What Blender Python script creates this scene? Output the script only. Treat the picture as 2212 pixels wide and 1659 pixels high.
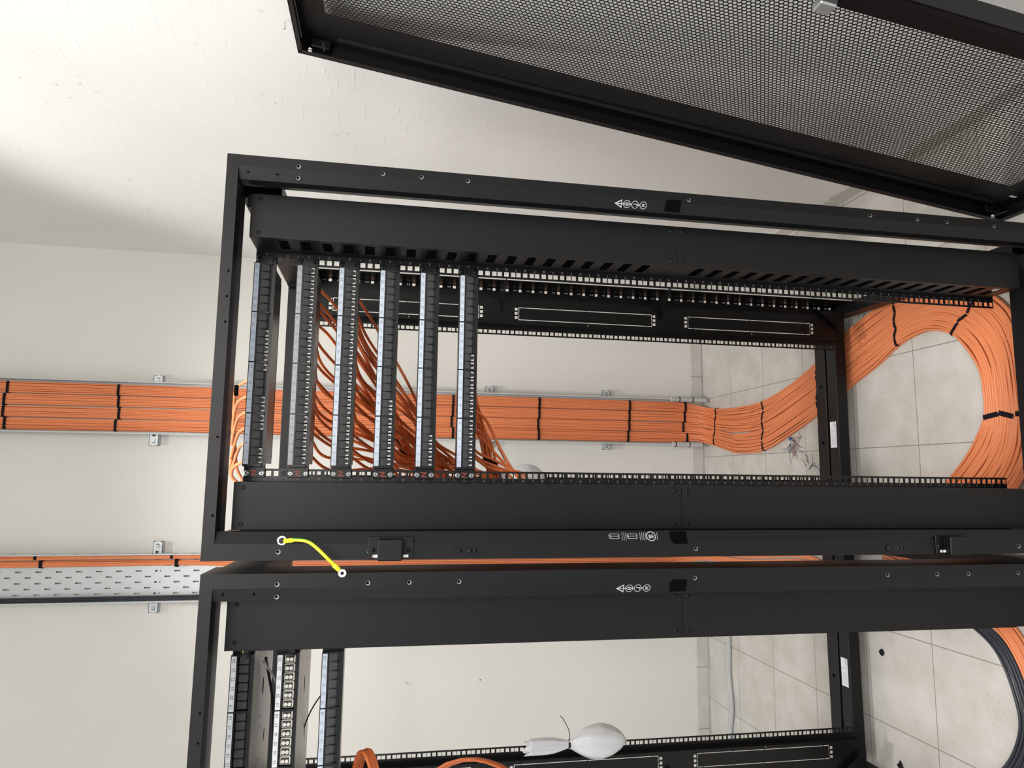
import bpy, math, random
import numpy as np
from mathutils import Matrix, Vector
for o in list(bpy.data.objects): bpy.data.objects.remove(o, do_unlink=True)
S = bpy.context.scene
COL = S.collection
RND = random.Random(7)

# ------------------------------------------------------------------ camera, world, lights, exposure
cam = bpy.data.cameras.new('camera'); co = bpy.data.objects.new('camera', cam); COL.objects.link(co)
RT = (0.01210130503920994, -0.17797188479517076, -0.9839611611434665)     # image right in world
UP = (0.991926136080161, -0.1220951239315317, 0.0342829589333247)         # image up
FW = (0.12623826273134506, 0.9764316611696864, -0.17505745367728134)      # forward
M = Matrix(((RT[0], UP[0], -FW[0], -0.22497858), (RT[1], UP[1], -FW[1], -1.55468003), (RT[2], UP[2], -FW[2], 1.69562562), (0, 0, 0, 1)))
co.matrix_world = M
cam.sensor_fit = 'HORIZONTAL'; cam.sensor_width = 36.0; cam.lens = 36.0*1506.14/2212; cam.clip_start = .02
S.camera = co
W = bpy.data.worlds.new('room_light'); S.world = W; W.use_nodes = True
bg = W.node_tree.nodes['Background']; bg.inputs[0].default_value = (.975, .99, 1.0, 1); bg.inputs[1].default_value = .68
def lamp(name, kind, loc, target, power, color, **kw):
    l = bpy.data.lights.new(name, kind); o = bpy.data.objects.new(name, l); COL.objects.link(o)
    o.location = loc; d = Vector(target)-Vector(loc); o.rotation_euler = d.to_track_quat('-Z', 'Y').to_euler()
    l.energy = power; l.color = color
    for k, v in kw.items(): setattr(l, k, v)
    return o
lamp('ceiling_lamp', 'SPOT', (-.30, .45, 4.60), (-.30, .45, 0), 172, (1.0, .99, .975), spot_size=math.radians(85), spot_blend=.34, shadow_soft_size=.14)
lamp('left_fill_light', 'AREA', (-2.9, -2.6, 2.1), (.6, .4, 1.4), 18, (.93, .97, 1.0), shape='RECTANGLE', size=2.2, size_y=1.6)  # area fill added on the left to lift the right wall
lamp('ceiling_lamp', 'SPOT', (-.7, -1.2, 3.8), (-.7, -1.2, 0), 245, (1.0, .995, .985), spot_size=math.radians(128), spot_blend=.40, shadow_soft_size=.8)  # second ceiling spot, added to brighten the right wall above the racks
lamp('rear_fill_light', 'AREA', (.5, -3.3, 2.95), (.3, .4, 1.1), 90, (1.0, .97, .93), shape='RECTANGLE', size=2.0, size_y=1.2)  # area fill added behind the camera, raised to catch the upper covers
S.view_settings.view_transform = 'Standard'; S.view_settings.look = 'None'
S.view_settings.exposure = 0.14; S.view_settings.gamma = 1.0; S.view_settings.use_curve_mapping = False

# ------------------------------------------------------------------ materials
MATS = {}
def mat(name, col, rough=.5, metal=0.0, spec=.5, noise=None, bump=None, alpha=None, coat=0):
    if name in MATS: return MATS[name]
    m = bpy.data.materials.new(name); m.use_nodes = True; nt = m.node_tree; b = nt.nodes['Principled BSDF']
    b.inputs['Base Color'].default_value = (*col, 1); b.inputs['Roughness'].default_value = rough
    b.inputs['Metallic'].default_value = metal; b.inputs['Specular IOR Level'].default_value = spec
    if coat: b.inputs['Coat Weight'].default_value = coat
    tc = nt.nodes.new('ShaderNodeTexCoord')
    if noise:
        sc, amt = noise
        n = nt.nodes.new('ShaderNodeTexNoise'); n.inputs['Scale'].default_value = sc; n.inputs['Detail'].default_value = 5
        r = nt.nodes.new('ShaderNodeMapRange'); r.inputs['To Min'].default_value = 1-amt; r.inputs['To Max'].default_value = 1+amt
        mx = nt.nodes.new('ShaderNodeMix'); mx.data_type = 'RGBA'; mx.blend_type = 'MULTIPLY'; mx.inputs['Factor'].default_value = 1
        nt.links.new(tc.outputs['Object'], n.inputs['Vector']); nt.links.new(n.outputs['Fac'], r.inputs['Value'])
        mx.inputs['A'].default_value = (*col, 1); nt.links.new(r.outputs['Result'], mx.inputs['B']); nt.links.new(mx.outputs['Result'], b.inputs['Base Color'])
    if bump:
        sc, st, dist = bump
        n2 = nt.nodes.new('ShaderNodeTexNoise'); n2.inputs['Scale'].default_value = sc; n2.inputs['Detail'].default_value = 4
        bp = nt.nodes.new('ShaderNodeBump'); bp.inputs['Strength'].default_value = st; bp.inputs['Distance'].default_value = dist
        nt.links.new(tc.outputs['Object'], n2.inputs['Vector']); nt.links.new(n2.outputs['Fac'], bp.inputs['Height']); nt.links.new(bp.outputs['Normal'], b.inputs['Normal'])
    MATS[name] = m; return m
BLK = mat('black_powder_coat', (.0036, .0036, .0042), .44, spec=.28, noise=(60, .12), bump=(900, .12, .0004))
BLKG = mat('black_gloss_paint', (.0042, .0042, .0048), .32, spec=.32)
BLKD = mat('black_plastic', (.006, .006, .007), .5, spec=.4)
GRPL = mat('charcoal_plastic', (.048, .050, .056), .42, spec=.5)
HOLE = mat('dark_recess', (.002, .002, .002), .9, spec=.05)
HOLERIM = mat('countersunk_rim', (.22, .23, .24), .5, metal=.4)
STEEL = mat('zinc_steel', (.52, .54, .55), .34, metal=.75, noise=(14, .12))
GALV = mat('galvanised_sheet', (.62, .655, .665), .42, metal=.35, noise=(9, .08))
TRAYM = mat('satin_metal_tray', (.58, .57, .55), .40, metal=.4, noise=(7, .14))
WHT = mat('white_print', (.40, .42, .44), .6)
INK = mat('grey_ink', (.17, .185, .21), .7)
TICK = mat('rail_print', (.20, .21, .22), .6)
INKD = mat('dark_ink', (.035, .035, .04), .7)
LBL = mat('pale_blue_label', (.46, .51, .60), .35)
LBLW = mat('white_label', (.72, .74, .78), .4)
LBLG = mat('grey_label', (.36, .37, .40), .45)
IVO = mat('ivory_plastic', (.66, .64, .58), .45)
LGP = mat('light_grey_plastic', (.68, .67, .64), .45)
ORGP = mat('orange_print', (.40, .06, .025), .5)
ORG = mat('orange_cable_jacket', (.80, .262, .108), .42, spec=.40, noise=(5, .06))
ORGB = mat('orange_patch_jacket', (.66, .150, .034), .34, spec=.5, noise=(5, .06))
GRYC = mat('slate_cable_jacket', (.030, .033, .046), .45, spec=.5)
VEL = mat('black_velcro', (.007, .006, .010), .85, spec=.2, bump=(1500, .5, .0008))
CON = mat('grey_corrugated_plastic', (.52, .53, .52), .5)
YEL = mat('yellow_insulation', (.80, .80, .02), .35)
GRN = mat('green_insulation', (.02, .30, .03), .4)
LUG = mat('tinned_lug', (.75, .76, .78), .3, metal=.5)

def wall_mat(name, base, speck):
    m = bpy.data.materials.new(name); m.use_nodes = True; nt = m.node_tree; b = nt.nodes['Principled BSDF']
    b.inputs['Roughness'].default_value = .75; b.inputs['Specular IOR Level'].default_value = .25
    tc = nt.nodes.new('ShaderNodeTexCoord')
    n = nt.nodes.new('ShaderNodeTexNoise'); n.inputs['Scale'].default_value = 2.2; n.inputs['Detail'].default_value = 6
    cr = nt.nodes.new('ShaderNodeValToRGB'); cr.color_ramp.elements[0].position = .3; cr.color_ramp.elements[1].position = .7
    cr.color_ramp.elements[0].color = (base[0]*.95, base[1]*.95, base[2]*.94, 1); cr.color_ramp.elements[1].color = (*base, 1)
    nt.links.new(tc.outputs['Object'], n.inputs['Vector']); nt.links.new(n.outputs['Fac'], cr.inputs['Fac'])
    n3 = nt.nodes.new('ShaderNodeTexNoise'); n3.inputs['Scale'].default_value = 55; n3.inputs['Detail'].default_value = 2
    mp = nt.nodes.new('ShaderNodeMapping'); mp.inputs['Scale'].default_value = (1, 1, .6)
    nt.links.new(tc.outputs['Object'], mp.inputs['Vector']); nt.links.new(mp.outputs['Vector'], n3.inputs['Vector'])
    n4 = nt.nodes.new('ShaderNodeTexNoise'); n4.inputs['Scale'].default_value = 3.1
    nt.links.new(tc.outputs['Object'], n4.inputs['Vector'])
    r1 = nt.nodes.new('ShaderNodeMapRange'); r1.inputs['From Min'].default_value = .70; r1.inputs['From Max'].default_value = .76
    r2 = nt.nodes.new('ShaderNodeMapRange'); r2.inputs['From Min'].default_value = .42; r2.inputs['From Max'].default_value = .62; r2.inputs['To Max'].default_value = speck
    nt.links.new(n3.outputs['Fac'], r1.inputs['Value']); nt.links.new(n4.outputs['Fac'], r2.inputs['Value'])
    mu = nt.nodes.new('ShaderNodeMath'); mu.operation = 'MULTIPLY'; nt.links.new(r1.outputs[0], mu.inputs[0]); nt.links.new(r2.outputs[0], mu.inputs[1])
    mx = nt.nodes.new('ShaderNodeMix'); mx.data_type = 'RGBA'; nt.links.new(mu.outputs[0], mx.inputs['Factor'])
    nt.links.new(cr.outputs['Color'], mx.inputs['A']); mx.inputs['B'].default_value = (base[0]*.5, base[1]*.5, base[2]*.5, 1)
    nt.links.new(mx.outputs['Result'], b.inputs['Base Color'])
    bp = nt.nodes.new('ShaderNodeBump'); bp.inputs['Strength'].default_value = .32; bp.inputs['Distance'].default_value = .0018
    n5 = nt.nodes.new('ShaderNodeTexNoise'); n5.inputs['Scale'].default_value = 26; n5.inputs['Detail'].default_value = 7
    n6 = nt.nodes.new('ShaderNodeTexNoise'); n6.inputs['Scale'].default_value = 1; n6.inputs['Detail'].default_value = 3
    mp6 = nt.nodes.new('ShaderNodeMapping'); mp6.inputs['Scale'].default_value = (9, 9, 110)
    nt.links.new(tc.outputs['Object'], mp6.inputs['Vector']); nt.links.new(mp6.outputs['Vector'], n6.inputs['Vector'])
    r6 = nt.nodes.new('ShaderNodeMapRange'); r6.inputs['From Min'].default_value = .64; r6.inputs['From Max'].default_value = .74; nt.links.new(n6.outputs['Fac'], r6.inputs['Value'])
    ad = nt.nodes.new('ShaderNodeMath'); ad.operation = 'MULTIPLY_ADD'; ad.inputs[1].default_value = 1.1; nt.links.new(r6.outputs[0], ad.inputs[0])
    nt.links.new(tc.outputs['Object'], n5.inputs['Vector']); nt.links.new(n5.outputs['Fac'], ad.inputs[2]); nt.links.new(ad.outputs[0], bp.inputs['Height']); nt.links.new(bp.outputs['Normal'], b.inputs['Normal'])
    return m
WALLB = wall_mat('cream_wall_paint', (.75, .725, .682), .25)
WALLR = wall_mat('white_wall_paint', (.83, .822, .80), .6)

def floor_mat(name, tile=True):
    m = bpy.data.materials.new(name); m.use_nodes = True; nt = m.node_tree; b = nt.nodes['Principled BSDF']
    b.inputs['Roughness'].default_value = .42; b.inputs['Specular IOR Level'].default_value = .35
    tc = nt.nodes.new('ShaderNodeTexCoord'); N = nt.nodes.new; L = nt.links.new
    n = N('ShaderNodeTexNoise'); n.inputs['Scale'].default_value = 9; n.inputs['Detail'].default_value = 8; L(tc.outputs['Object'], n.inputs['Vector'])
    cr = N('ShaderNodeValToRGB'); cr.color_ramp.elements[0].position = .35; cr.color_ramp.elements[1].position = .65
    cr.color_ramp.elements[0].color = (.54, .515, .47, 1); cr.color_ramp.elements[1].color = (.63, .605, .565, 1); L(n.outputs['Fac'], cr.inputs['Fac'])
    v = N('ShaderNodeTexVoronoi'); v.inputs['Scale'].default_value = 105
    mp = N('ShaderNodeMapping'); mp.inputs['Scale'].default_value = (1.25, .8, 1); mp.inputs['Rotation'].default_value = (0, 0, .5)
    L(tc.outputs['Object'], mp.inputs['Vector']); L(mp.outputs['Vector'], v.inputs['Vector'])
    r = N('ShaderNodeMapRange'); r.inputs['From Min'].default_value = .19; r.inputs['From Max'].default_value = .10; r.inputs['To Max'].default_value = 1.0
    L(v.outputs['Distance'], r.inputs['Value'])
    n2 = N('ShaderNodeMath'); n2.operation = 'GREATER_THAN'; n2.inputs[1].default_value = .55
    sp = N('ShaderNodeSeparateColor'); L(v.outputs['Color'], sp.inputs['Color']); L(sp.outputs[0], n2.inputs[0])
    mu = N('ShaderNodeMath'); mu.operation = 'MULTIPLY'; L(r.outputs[0], mu.inputs[0]); L(n2.outputs[0], mu.inputs[1])
    mu2 = N('ShaderNodeMath'); mu2.operation = 'MULTIPLY'; L(mu.outputs[0], mu2.inputs[0]); mu2.inputs[1].default_value = .62
    mx = N('ShaderNodeMix'); mx.data_type = 'RGBA'; L(mu2.outputs[0], mx.inputs['Factor']); L(cr.outputs['Color'], mx.inputs['A']); mx.inputs['B'].default_value = (.16, .14, .11, 1)
    last = mx.outputs['Result']
    if tile:
        s = N('ShaderNodeSeparateXYZ'); L(tc.outputs['Object'], s.inputs['Vector'])
        outs = []
        for ax, off in ((0, .1914), (1, .4373)):
            a = N('ShaderNodeMath'); a.operation = 'SUBTRACT'; L(s.outputs[ax], a.inputs[0]); a.inputs[1].default_value = off-20*.3096
            d = N('ShaderNodeMath'); d.operation = 'DIVIDE'; L(a.outputs[0], d.inputs[0]); d.inputs[1].default_value = .3096
            f = N('ShaderNodeMath'); f.operation = 'FRACT'; L(d.outputs[0], f.inputs[0])
            g = N('ShaderNodeMath'); g.operation = 'SUBTRACT'; L(f.outputs[0], g.inputs[0]); g.inputs[1].default_value = .5
            h = N('ShaderNodeMath'); h.operation = 'ABSOLUTE'; L(g.outputs[0], h.inputs[0]); outs.append(h.outputs[0])
        mxx = N('ShaderNodeMath'); mxx.operation = 'MAXIMUM'; L(outs[0], mxx.inputs[0]); L(outs[1], mxx.inputs[1])
        rr = N('ShaderNodeMapRange'); rr.inputs['From Min'].default_value = .4940; rr.inputs['From Max'].default_value = .4962; L(mxx.outputs[0], rr.inputs['Value'])
        m3 = N('ShaderNodeMix'); m3.data_type = 'RGBA'; L(rr.outputs[0], m3.inputs['Factor']); L(last, m3.inputs['A']); m3.inputs['B'].default_value = (.27, .25, .215, 1); last = m3.outputs['Result']
    L(last, b.inputs['Base Color']); return m
FLOOR = floor_mat('speckled_floor_tile'); SKIRT = floor_mat('speckled_skirting_tile', False)

# ------------------------------------------------------------------ mesh builder
class MB:
    def __init__(s): s.v = []; s.f = []; s.m = []; s.n = 0
    def add(s, v, f, m=0):
        v = np.asarray(v, float); s.v.append(v); s.f += [tuple(i+s.n for i in q) for q in f]; s.m += [m]*len(f); s.n += len(v); return s
    def box(s, x0, x1, y0, y1, z0, z1, m=0):
        v = [(x, y, z) for x in (x0, x1) for y in (y0, y1) for z in (z0, z1)]
        return s.add(v, [(0, 1, 3, 2), (4, 6, 7, 5), (0, 4, 5, 1), (2, 3, 7, 6), (0, 2, 6, 4), (1, 5, 7, 3)], m)
    def bbox(s, x0, x1, y0, y1, z0, z1, b=.001, m=0):   # box with chamfered corners on every edge
        X, Y, Z = (x0+x1)/2, (y0+y1)/2, (z0+z1)/2; hx, hy, hz = (x1-x0)/2, (y1-y0)/2, (z1-z0)/2; b = min(b, hx*.8, hy*.8, hz*.8)
        v = []; ix = {}
        for a in (-1, 1):
            for c in (-1, 1):
                for d in (-1, 1):
                    for k, (p, q, r) in enumerate(((hx, hy-b, hz-b), (hx-b, hy, hz-b), (hx-b, hy-b, hz))):
                        ix[a, c, d, k] = len(v); v.append((X+a*p, Y+c*q, Z+d*r))
        f = []
        for a in (-1, 1):
            f.append([ix[a, -1, -1, 0], ix[a, 1, -1, 0], ix[a, 1, 1, 0], ix[a, -1, 1, 0]])
            f.append([ix[-1, a, -1, 1], ix[1, a, -1, 1], ix[1, a, 1, 1], ix[-1, a, 1, 1]])
            f.append([ix[-1, -1, a, 2], ix[1, -1, a, 2], ix[1, 1, a, 2], ix[-1, 1, a, 2]])
            for c in (-1, 1):
                f.append([ix[a, c, -1, 0], ix[a, c, 1, 0], ix[a, c, 1, 1], ix[a, c, -1, 1]])
                f.append([ix[a, -1, c, 0], ix[a, 1, c, 0], ix[a, 1, c, 2], ix[a, -1, c, 2]])
                f.append([ix[-1, a, c, 1], ix[1, a, c, 1], ix[1, a, c, 2], ix[-1, a, c, 2]])
                for d in (-1, 1): f.append([ix[a, c, d, 0], ix[a, c, d, 1], ix[a, c, d, 2]])
        return s.add(v, f, m)
    def quad(s, a, b, c, d, m=0): return s.add([a, b, c, d], [(0, 1, 2, 3)], m)
    def prism(s, poly, fn, m=0):    # poly list of 2d, fn(u, v, t) t=0/1 to 3d
        n = len(poly); v = [fn(u, w, 0) for u, w in poly]+[fn(u, w, 1) for u, w in poly]
        f = [tuple(range(n)), tuple(range(2*n-1, n-1, -1))]+[(i, (i+1) % n, n+(i+1) % n, n+i) for i in range(n)]
        return s.add(v, f, m)
    def cyl(s, c, ax, r, h, n=16, m=0, r2=None):
        c = Vector(c); ax = Vector(ax).normalized(); u = ax.orthogonal().normalized(); w = ax.cross(u); r2 = r if r2 is None else r2
        v = []
        for t, rr in ((0, r), (1, r2)):
            for i in range(n):
                a = 2*math.pi*i/n; v.append(c+ax*(h*t)+(u*math.cos(a)+w*math.sin(a))*rr)
        return s.add(v, [tuple(range(n)), tuple(range(2*n-1, n-1, -1))]+[(i, (i+1) % n, n+(i+1) % n, n+i) for i in range(n)], m)
    def ring(s, c, ax, ri, ro, h, n=20, m=0):
        c = Vector(c); ax = Vector(ax).normalized(); u = ax.orthogonal().normalized(); w = ax.cross(u); v = []
        for i in range(n):
            a = 2*math.pi*i/n; d = u*math.cos(a)+w*math.sin(a)
            v += [c+d*ri, c+d*ro, c+d*ro+ax*h, c+d*ri+ax*h]
        f = []
        for i in range(n):
            j = (i+1) % n
            for k in range(4): f.append((4*i+k, 4*j+k, 4*j+(k+1) % 4, 4*i+(k+1) % 4))
        return s.add(v, f, m)
    def tube(s, P, r, n=8, m=0, cap=True):
        P = np.asarray(P, float); N = len(P); T = np.gradient(P, axis=0); T /= np.linalg.norm(T, axis=1)[:, None]+1e-12
        a = np.array([0, 0, 1.]) if abs(T[0][2]) < .8 else np.array([1., 0, 0])
        nrm = np.cross(T[0], a); nrm /= np.linalg.norm(nrm); R = np.full(N, r) if np.isscalar(r) else np.asarray(r); V = []
        ang = 2*math.pi*np.arange(n)/n; ca, sa = np.cos(ang)[:, None], np.sin(ang)[:, None]
        for i in range(N):
            nrm = nrm-T[i]*(nrm@T[i]); nrm /= np.linalg.norm(nrm)+1e-12; b = np.cross(T[i], nrm)
            V.append(P[i]+(ca*nrm+sa*b)*R[i])
        F = [(i*n+k, i*n+(k+1) % n, (i+1)*n+(k+1) % n, (i+1)*n+k) for i in range(N-1) for k in range(n)]
        if cap: F += [tuple(range(n-1, -1, -1)), tuple(range((N-1)*n, N*n))]
        return s.add(np.concatenate(V), F, m)
    def xf(s, M4):   # transform everything collected so far
        M4 = np.array(M4); s.v = [np.c_[v, np.ones(len(v))]@M4.T[:, :3] for v in s.v]; return s
    def merge(s, o, M4=None, m=None):
        for v in o.v:
            pass
        if not o.v: return s
        v = np.concatenate(o.v)
        if M4 is not None: v = np.c_[v, np.ones(len(v))]@np.array(M4).T[:, :3]
        s.v.append(v); s.f += [tuple(i+s.n for i in q) for q in o.f]; s.m += (o.m if m is None else [m]*len(o.f)); s.n += len(v); return s
    def build(s, name, mats, parent=None, smooth=False):
        me = bpy.data.meshes.new(name); v = np.concatenate(s.v); me.from_pydata(v.tolist(), [], s.f)
        if not isinstance(mats, (list, tuple)): mats = [mats]
        for q in mats: me.materials.append(q)
        me.polygons.foreach_set('material_index', s.m)
        if smooth: me.polygons.foreach_set('use_smooth', [len(q) <= 4 for q in s.f])
        me.update(); o = bpy.data.objects.new(name, me); COL.objects.link(o)
        if parent: o.parent = parent
        return o
def tag(o, label=None, cat=None, group=None, kind=None):
    if label: o['label'] = label
    if cat: o['category'] = cat
    if group: o['group'] = group
    if kind: o['kind'] = kind
    return o
def thing(name, label, cat, loc=(0, 0, 0), rz=0, group=None):
    o = bpy.data.objects.new(name, None); COL.objects.link(o); o.location = loc; o.rotation_euler = (0, 0, rz); o.empty_display_size = .05
    return tag(o, label, cat, group)
def dup(o, parent=None):
    c = o.copy(); COL.objects.link(c); c.parent = parent
    for ch in [q for q in o.children]: dup(ch, c)
    return c
def spline(P, n=8):   # Catmull-Rom through the points
    P = np.asarray(P, float); Q = np.vstack([2*P[0]-P[1], P, 2*P[-1]-P[-2]]); out = []
    for i in range(1, len(Q)-2):
        t = np.linspace(0, 1, n, endpoint=False)[:, None]; a, b, c, d = Q[i-1], Q[i], Q[i+1], Q[i+2]
        out.append(.5*((2*b)+(-a+c)*t+(2*a-5*b+4*c-d)*t**2+(-a+3*b-3*c+d)*t**3))
    return np.vstack(out+[P[-1:]])
GLY = {}
def glyph(txt):   # text outline mesh in the xy plane, height about 1, centred
    if txt in GLY: return GLY[txt]
    c = bpy.data.curves.new('t', 'FONT'); c.body = txt; c.size = 1; c.align_x = 'CENTER'; c.align_y = 'CENTER'; c.resolution_u = 3
    o = bpy.data.objects.new('t', c); COL.objects.link(o); bpy.context.view_layer.update()
    me = bpy.data.meshes.new_from_object(o); b = MB(); b.add([tuple(v.co) for v in me.vertices], [tuple(p.vertices) for p in me.polygons])
    bpy.data.objects.remove(o); bpy.data.meshes.remove(me); bpy.data.curves.remove(c); GLY[txt] = b; return b
def face_xf(x, y, z, s, sx=1.0):   # put a glyph on a plane that faces -y, upright
    return [[s*sx, 0, 0, x], [0, 0, 0, y], [0, s, 0, z], [0, 0, 0, 1]]

# ------------------------------------------------------------------ the room
fl = tag(MB().box(-6, 1.4, -5.5, 2.3, -.1, 0).build('floor', FLOOR), kind='structure'); fl.rotation_euler = (0, 0, .0054)
tag(MB().box(-6, 1.2, 2.0, 2.2, 0, 4.75).build('wall_back', WALLB), kind='structure')
wr = MB(); wr.prism([(.822, 2.05), (.868, -5.5), (1.1, -5.5), (1.1, 2.05)], lambda u, w, t: (u, w, t*4.75)); tag(wr.build('wall_right', WALLR), kind='structure')
tag(MB().box(-6, 1.4, -5.5, 2.3, 4.75, 4.85).build('ceiling', mat('ceiling_paint', (.55, .54, .51), .8)), kind='structure')
b = MB()
for k in range(-30, 5):
    x0 = .3096+k*.305; x1 = min(x0+.3035, .815)
    if x0 < .81: b.bbox(x0, x1, 1.991, 2.0, .001, .066, .002)
tag(b.build('baseboard_back', SKIRT), kind='structure')
b = MB()
for k in range(0, 22):
    y1 = 1.99-k*.305; y0 = y1-.3035; xa = .822+(2.05-y1)*.0061; xb = .822+(2.05-y0)*.0061
    b.prism([(xa-.009, y1), (xb-.009, y0), (xb+.002, y0), (xa+.002, y1)], lambda u, w, t: (u, w, .001+t*.065))
tag(b.build('baseboard_right', SKIRT), kind='structure')

# ------------------------------------------------------------------ server rack
U = .04445; ZR = .1218; HT = ZR+42*U    # rails from ZR to HT
HW = .3925                               # half width
def sweep_frame(b, pl, pr, pt, x0, x1, z0, z1, m=0):   # mitred rectangle frame, prof = (inset, y)
    v = []; n = len(pl)
    for (sx, sz, cx, cz) in ((1, 1, x0, z0), (1, -1, x0, z1), (-1, -1, x1, z1), (-1, 1, x1, z0)):
        v += [(cx+sx*a[0], a[1], cz+sz*c[0]) for a, c in zip(pl if sx > 0 else pr, pt)]
    b.add(v, [(i*n+k, i*n+(k+1) % n, ((i+1) % 4)*n+(k+1) % n, ((i+1) % 4)*n+k) for i in range(4) for k in range(n)], m)
def holes_rail(b, x0, x1, hx0, hx1, y0, y1, z0, pts, z1, lip=True):
    # strip with a column of square holes; pts = list of (za, zb)
    b.box(x0, hx0, y0, y1, z0, z1); b.box(hx1, x1, y0, y1, z0, z1)
    z = z0
    for za, zb in pts: b.box(hx0, hx1, y0, y1, z, za); z = zb
    b.box(hx0, hx1, y0, y1, z, z1)
def eia(z=ZR, n=42):
    out = []
    for k in range(n):
        for d in (.00635, .022225, .0381): out.append((z+k*U+d-.0054, z+k*U+d+.0054))
    return out
screw0 = None
def screw(parent, x, y, z, r=.0048, name='screw', m=None, look='dark'):
    key = 'screw_'+look+str(r)
    if key not in MATS:
        b = MB(); mm = {'dark': [BLKG, HOLE], 'steel': [STEEL, HOLE], 'sunk': [HOLERIM, HOLE]}[look]
        if look == 'sunk':
            b.cyl((0, .0002, 0), (0, -1, 0), r, .0006, 16, 0); b.cyl((r*.16, -.0003, r*.22), (0, -1, 0), r*.66, .0003, 14, 1)  # dark disc set off centre leaves a pale crescent of countersunk rim
        else:
            b.cyl((0, 0, 0), (0, -1, 0), r, .0016, 16, 0, r*.62)
            b.box(-r*.5, r*.5, -.0019, -.0012, -r*.11, r*.11, 1); b.box(-r*.11, r*.11, -.0019, -.0012, -r*.5, r*.5, 1)
        o = b.build(name, mm); MATS[key] = o.data; bpy.data.objects.remove(o)
    o = bpy.data.objects.new(name, MATS[key]); COL.objects.link(o); o.parent = parent; o.location = (x, y, z); return o

def rail(root, sx, y, nums=True, back=False):
    b = MB(); a, c = .2225, (.2600 if not back else .2560)
    xs = sorted((sx*a, sx*c)); hs = sorted((sx*.2272, sx*.2380))
    holes_rail(b, xs[0], xs[1], hs[0], hs[1], y, y+.002, ZR, eia(), HT)
    xi = sorted((sx*a, sx*(a+.0018))); 
    if not back:
        e = sorted((sx*.2582, sx*.260)); b.box(e[0], e[1], y, y+.06, ZR, HT)
    else:
        e = sorted((sx*.254, sx*.2560)); b.box(e[0], e[1], y-.03, y, ZR, HT)
    mk = b.n
    if nums:
        for k in range(43):
            x = sorted((sx*.2396, sx*.2450)); b.box(x[0], x[1], y-.0004, y, ZR+k*U-.0005, ZR+k*U+.0005, 1)
            if k < 42: b.merge(glyph(str(k+1)), face_xf(sx*.2435, y-.0005, ZR+(k+.5)*U, .0062), 1)
    return b.build('mounting_rail', [BLKG, TICK], root)

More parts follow.
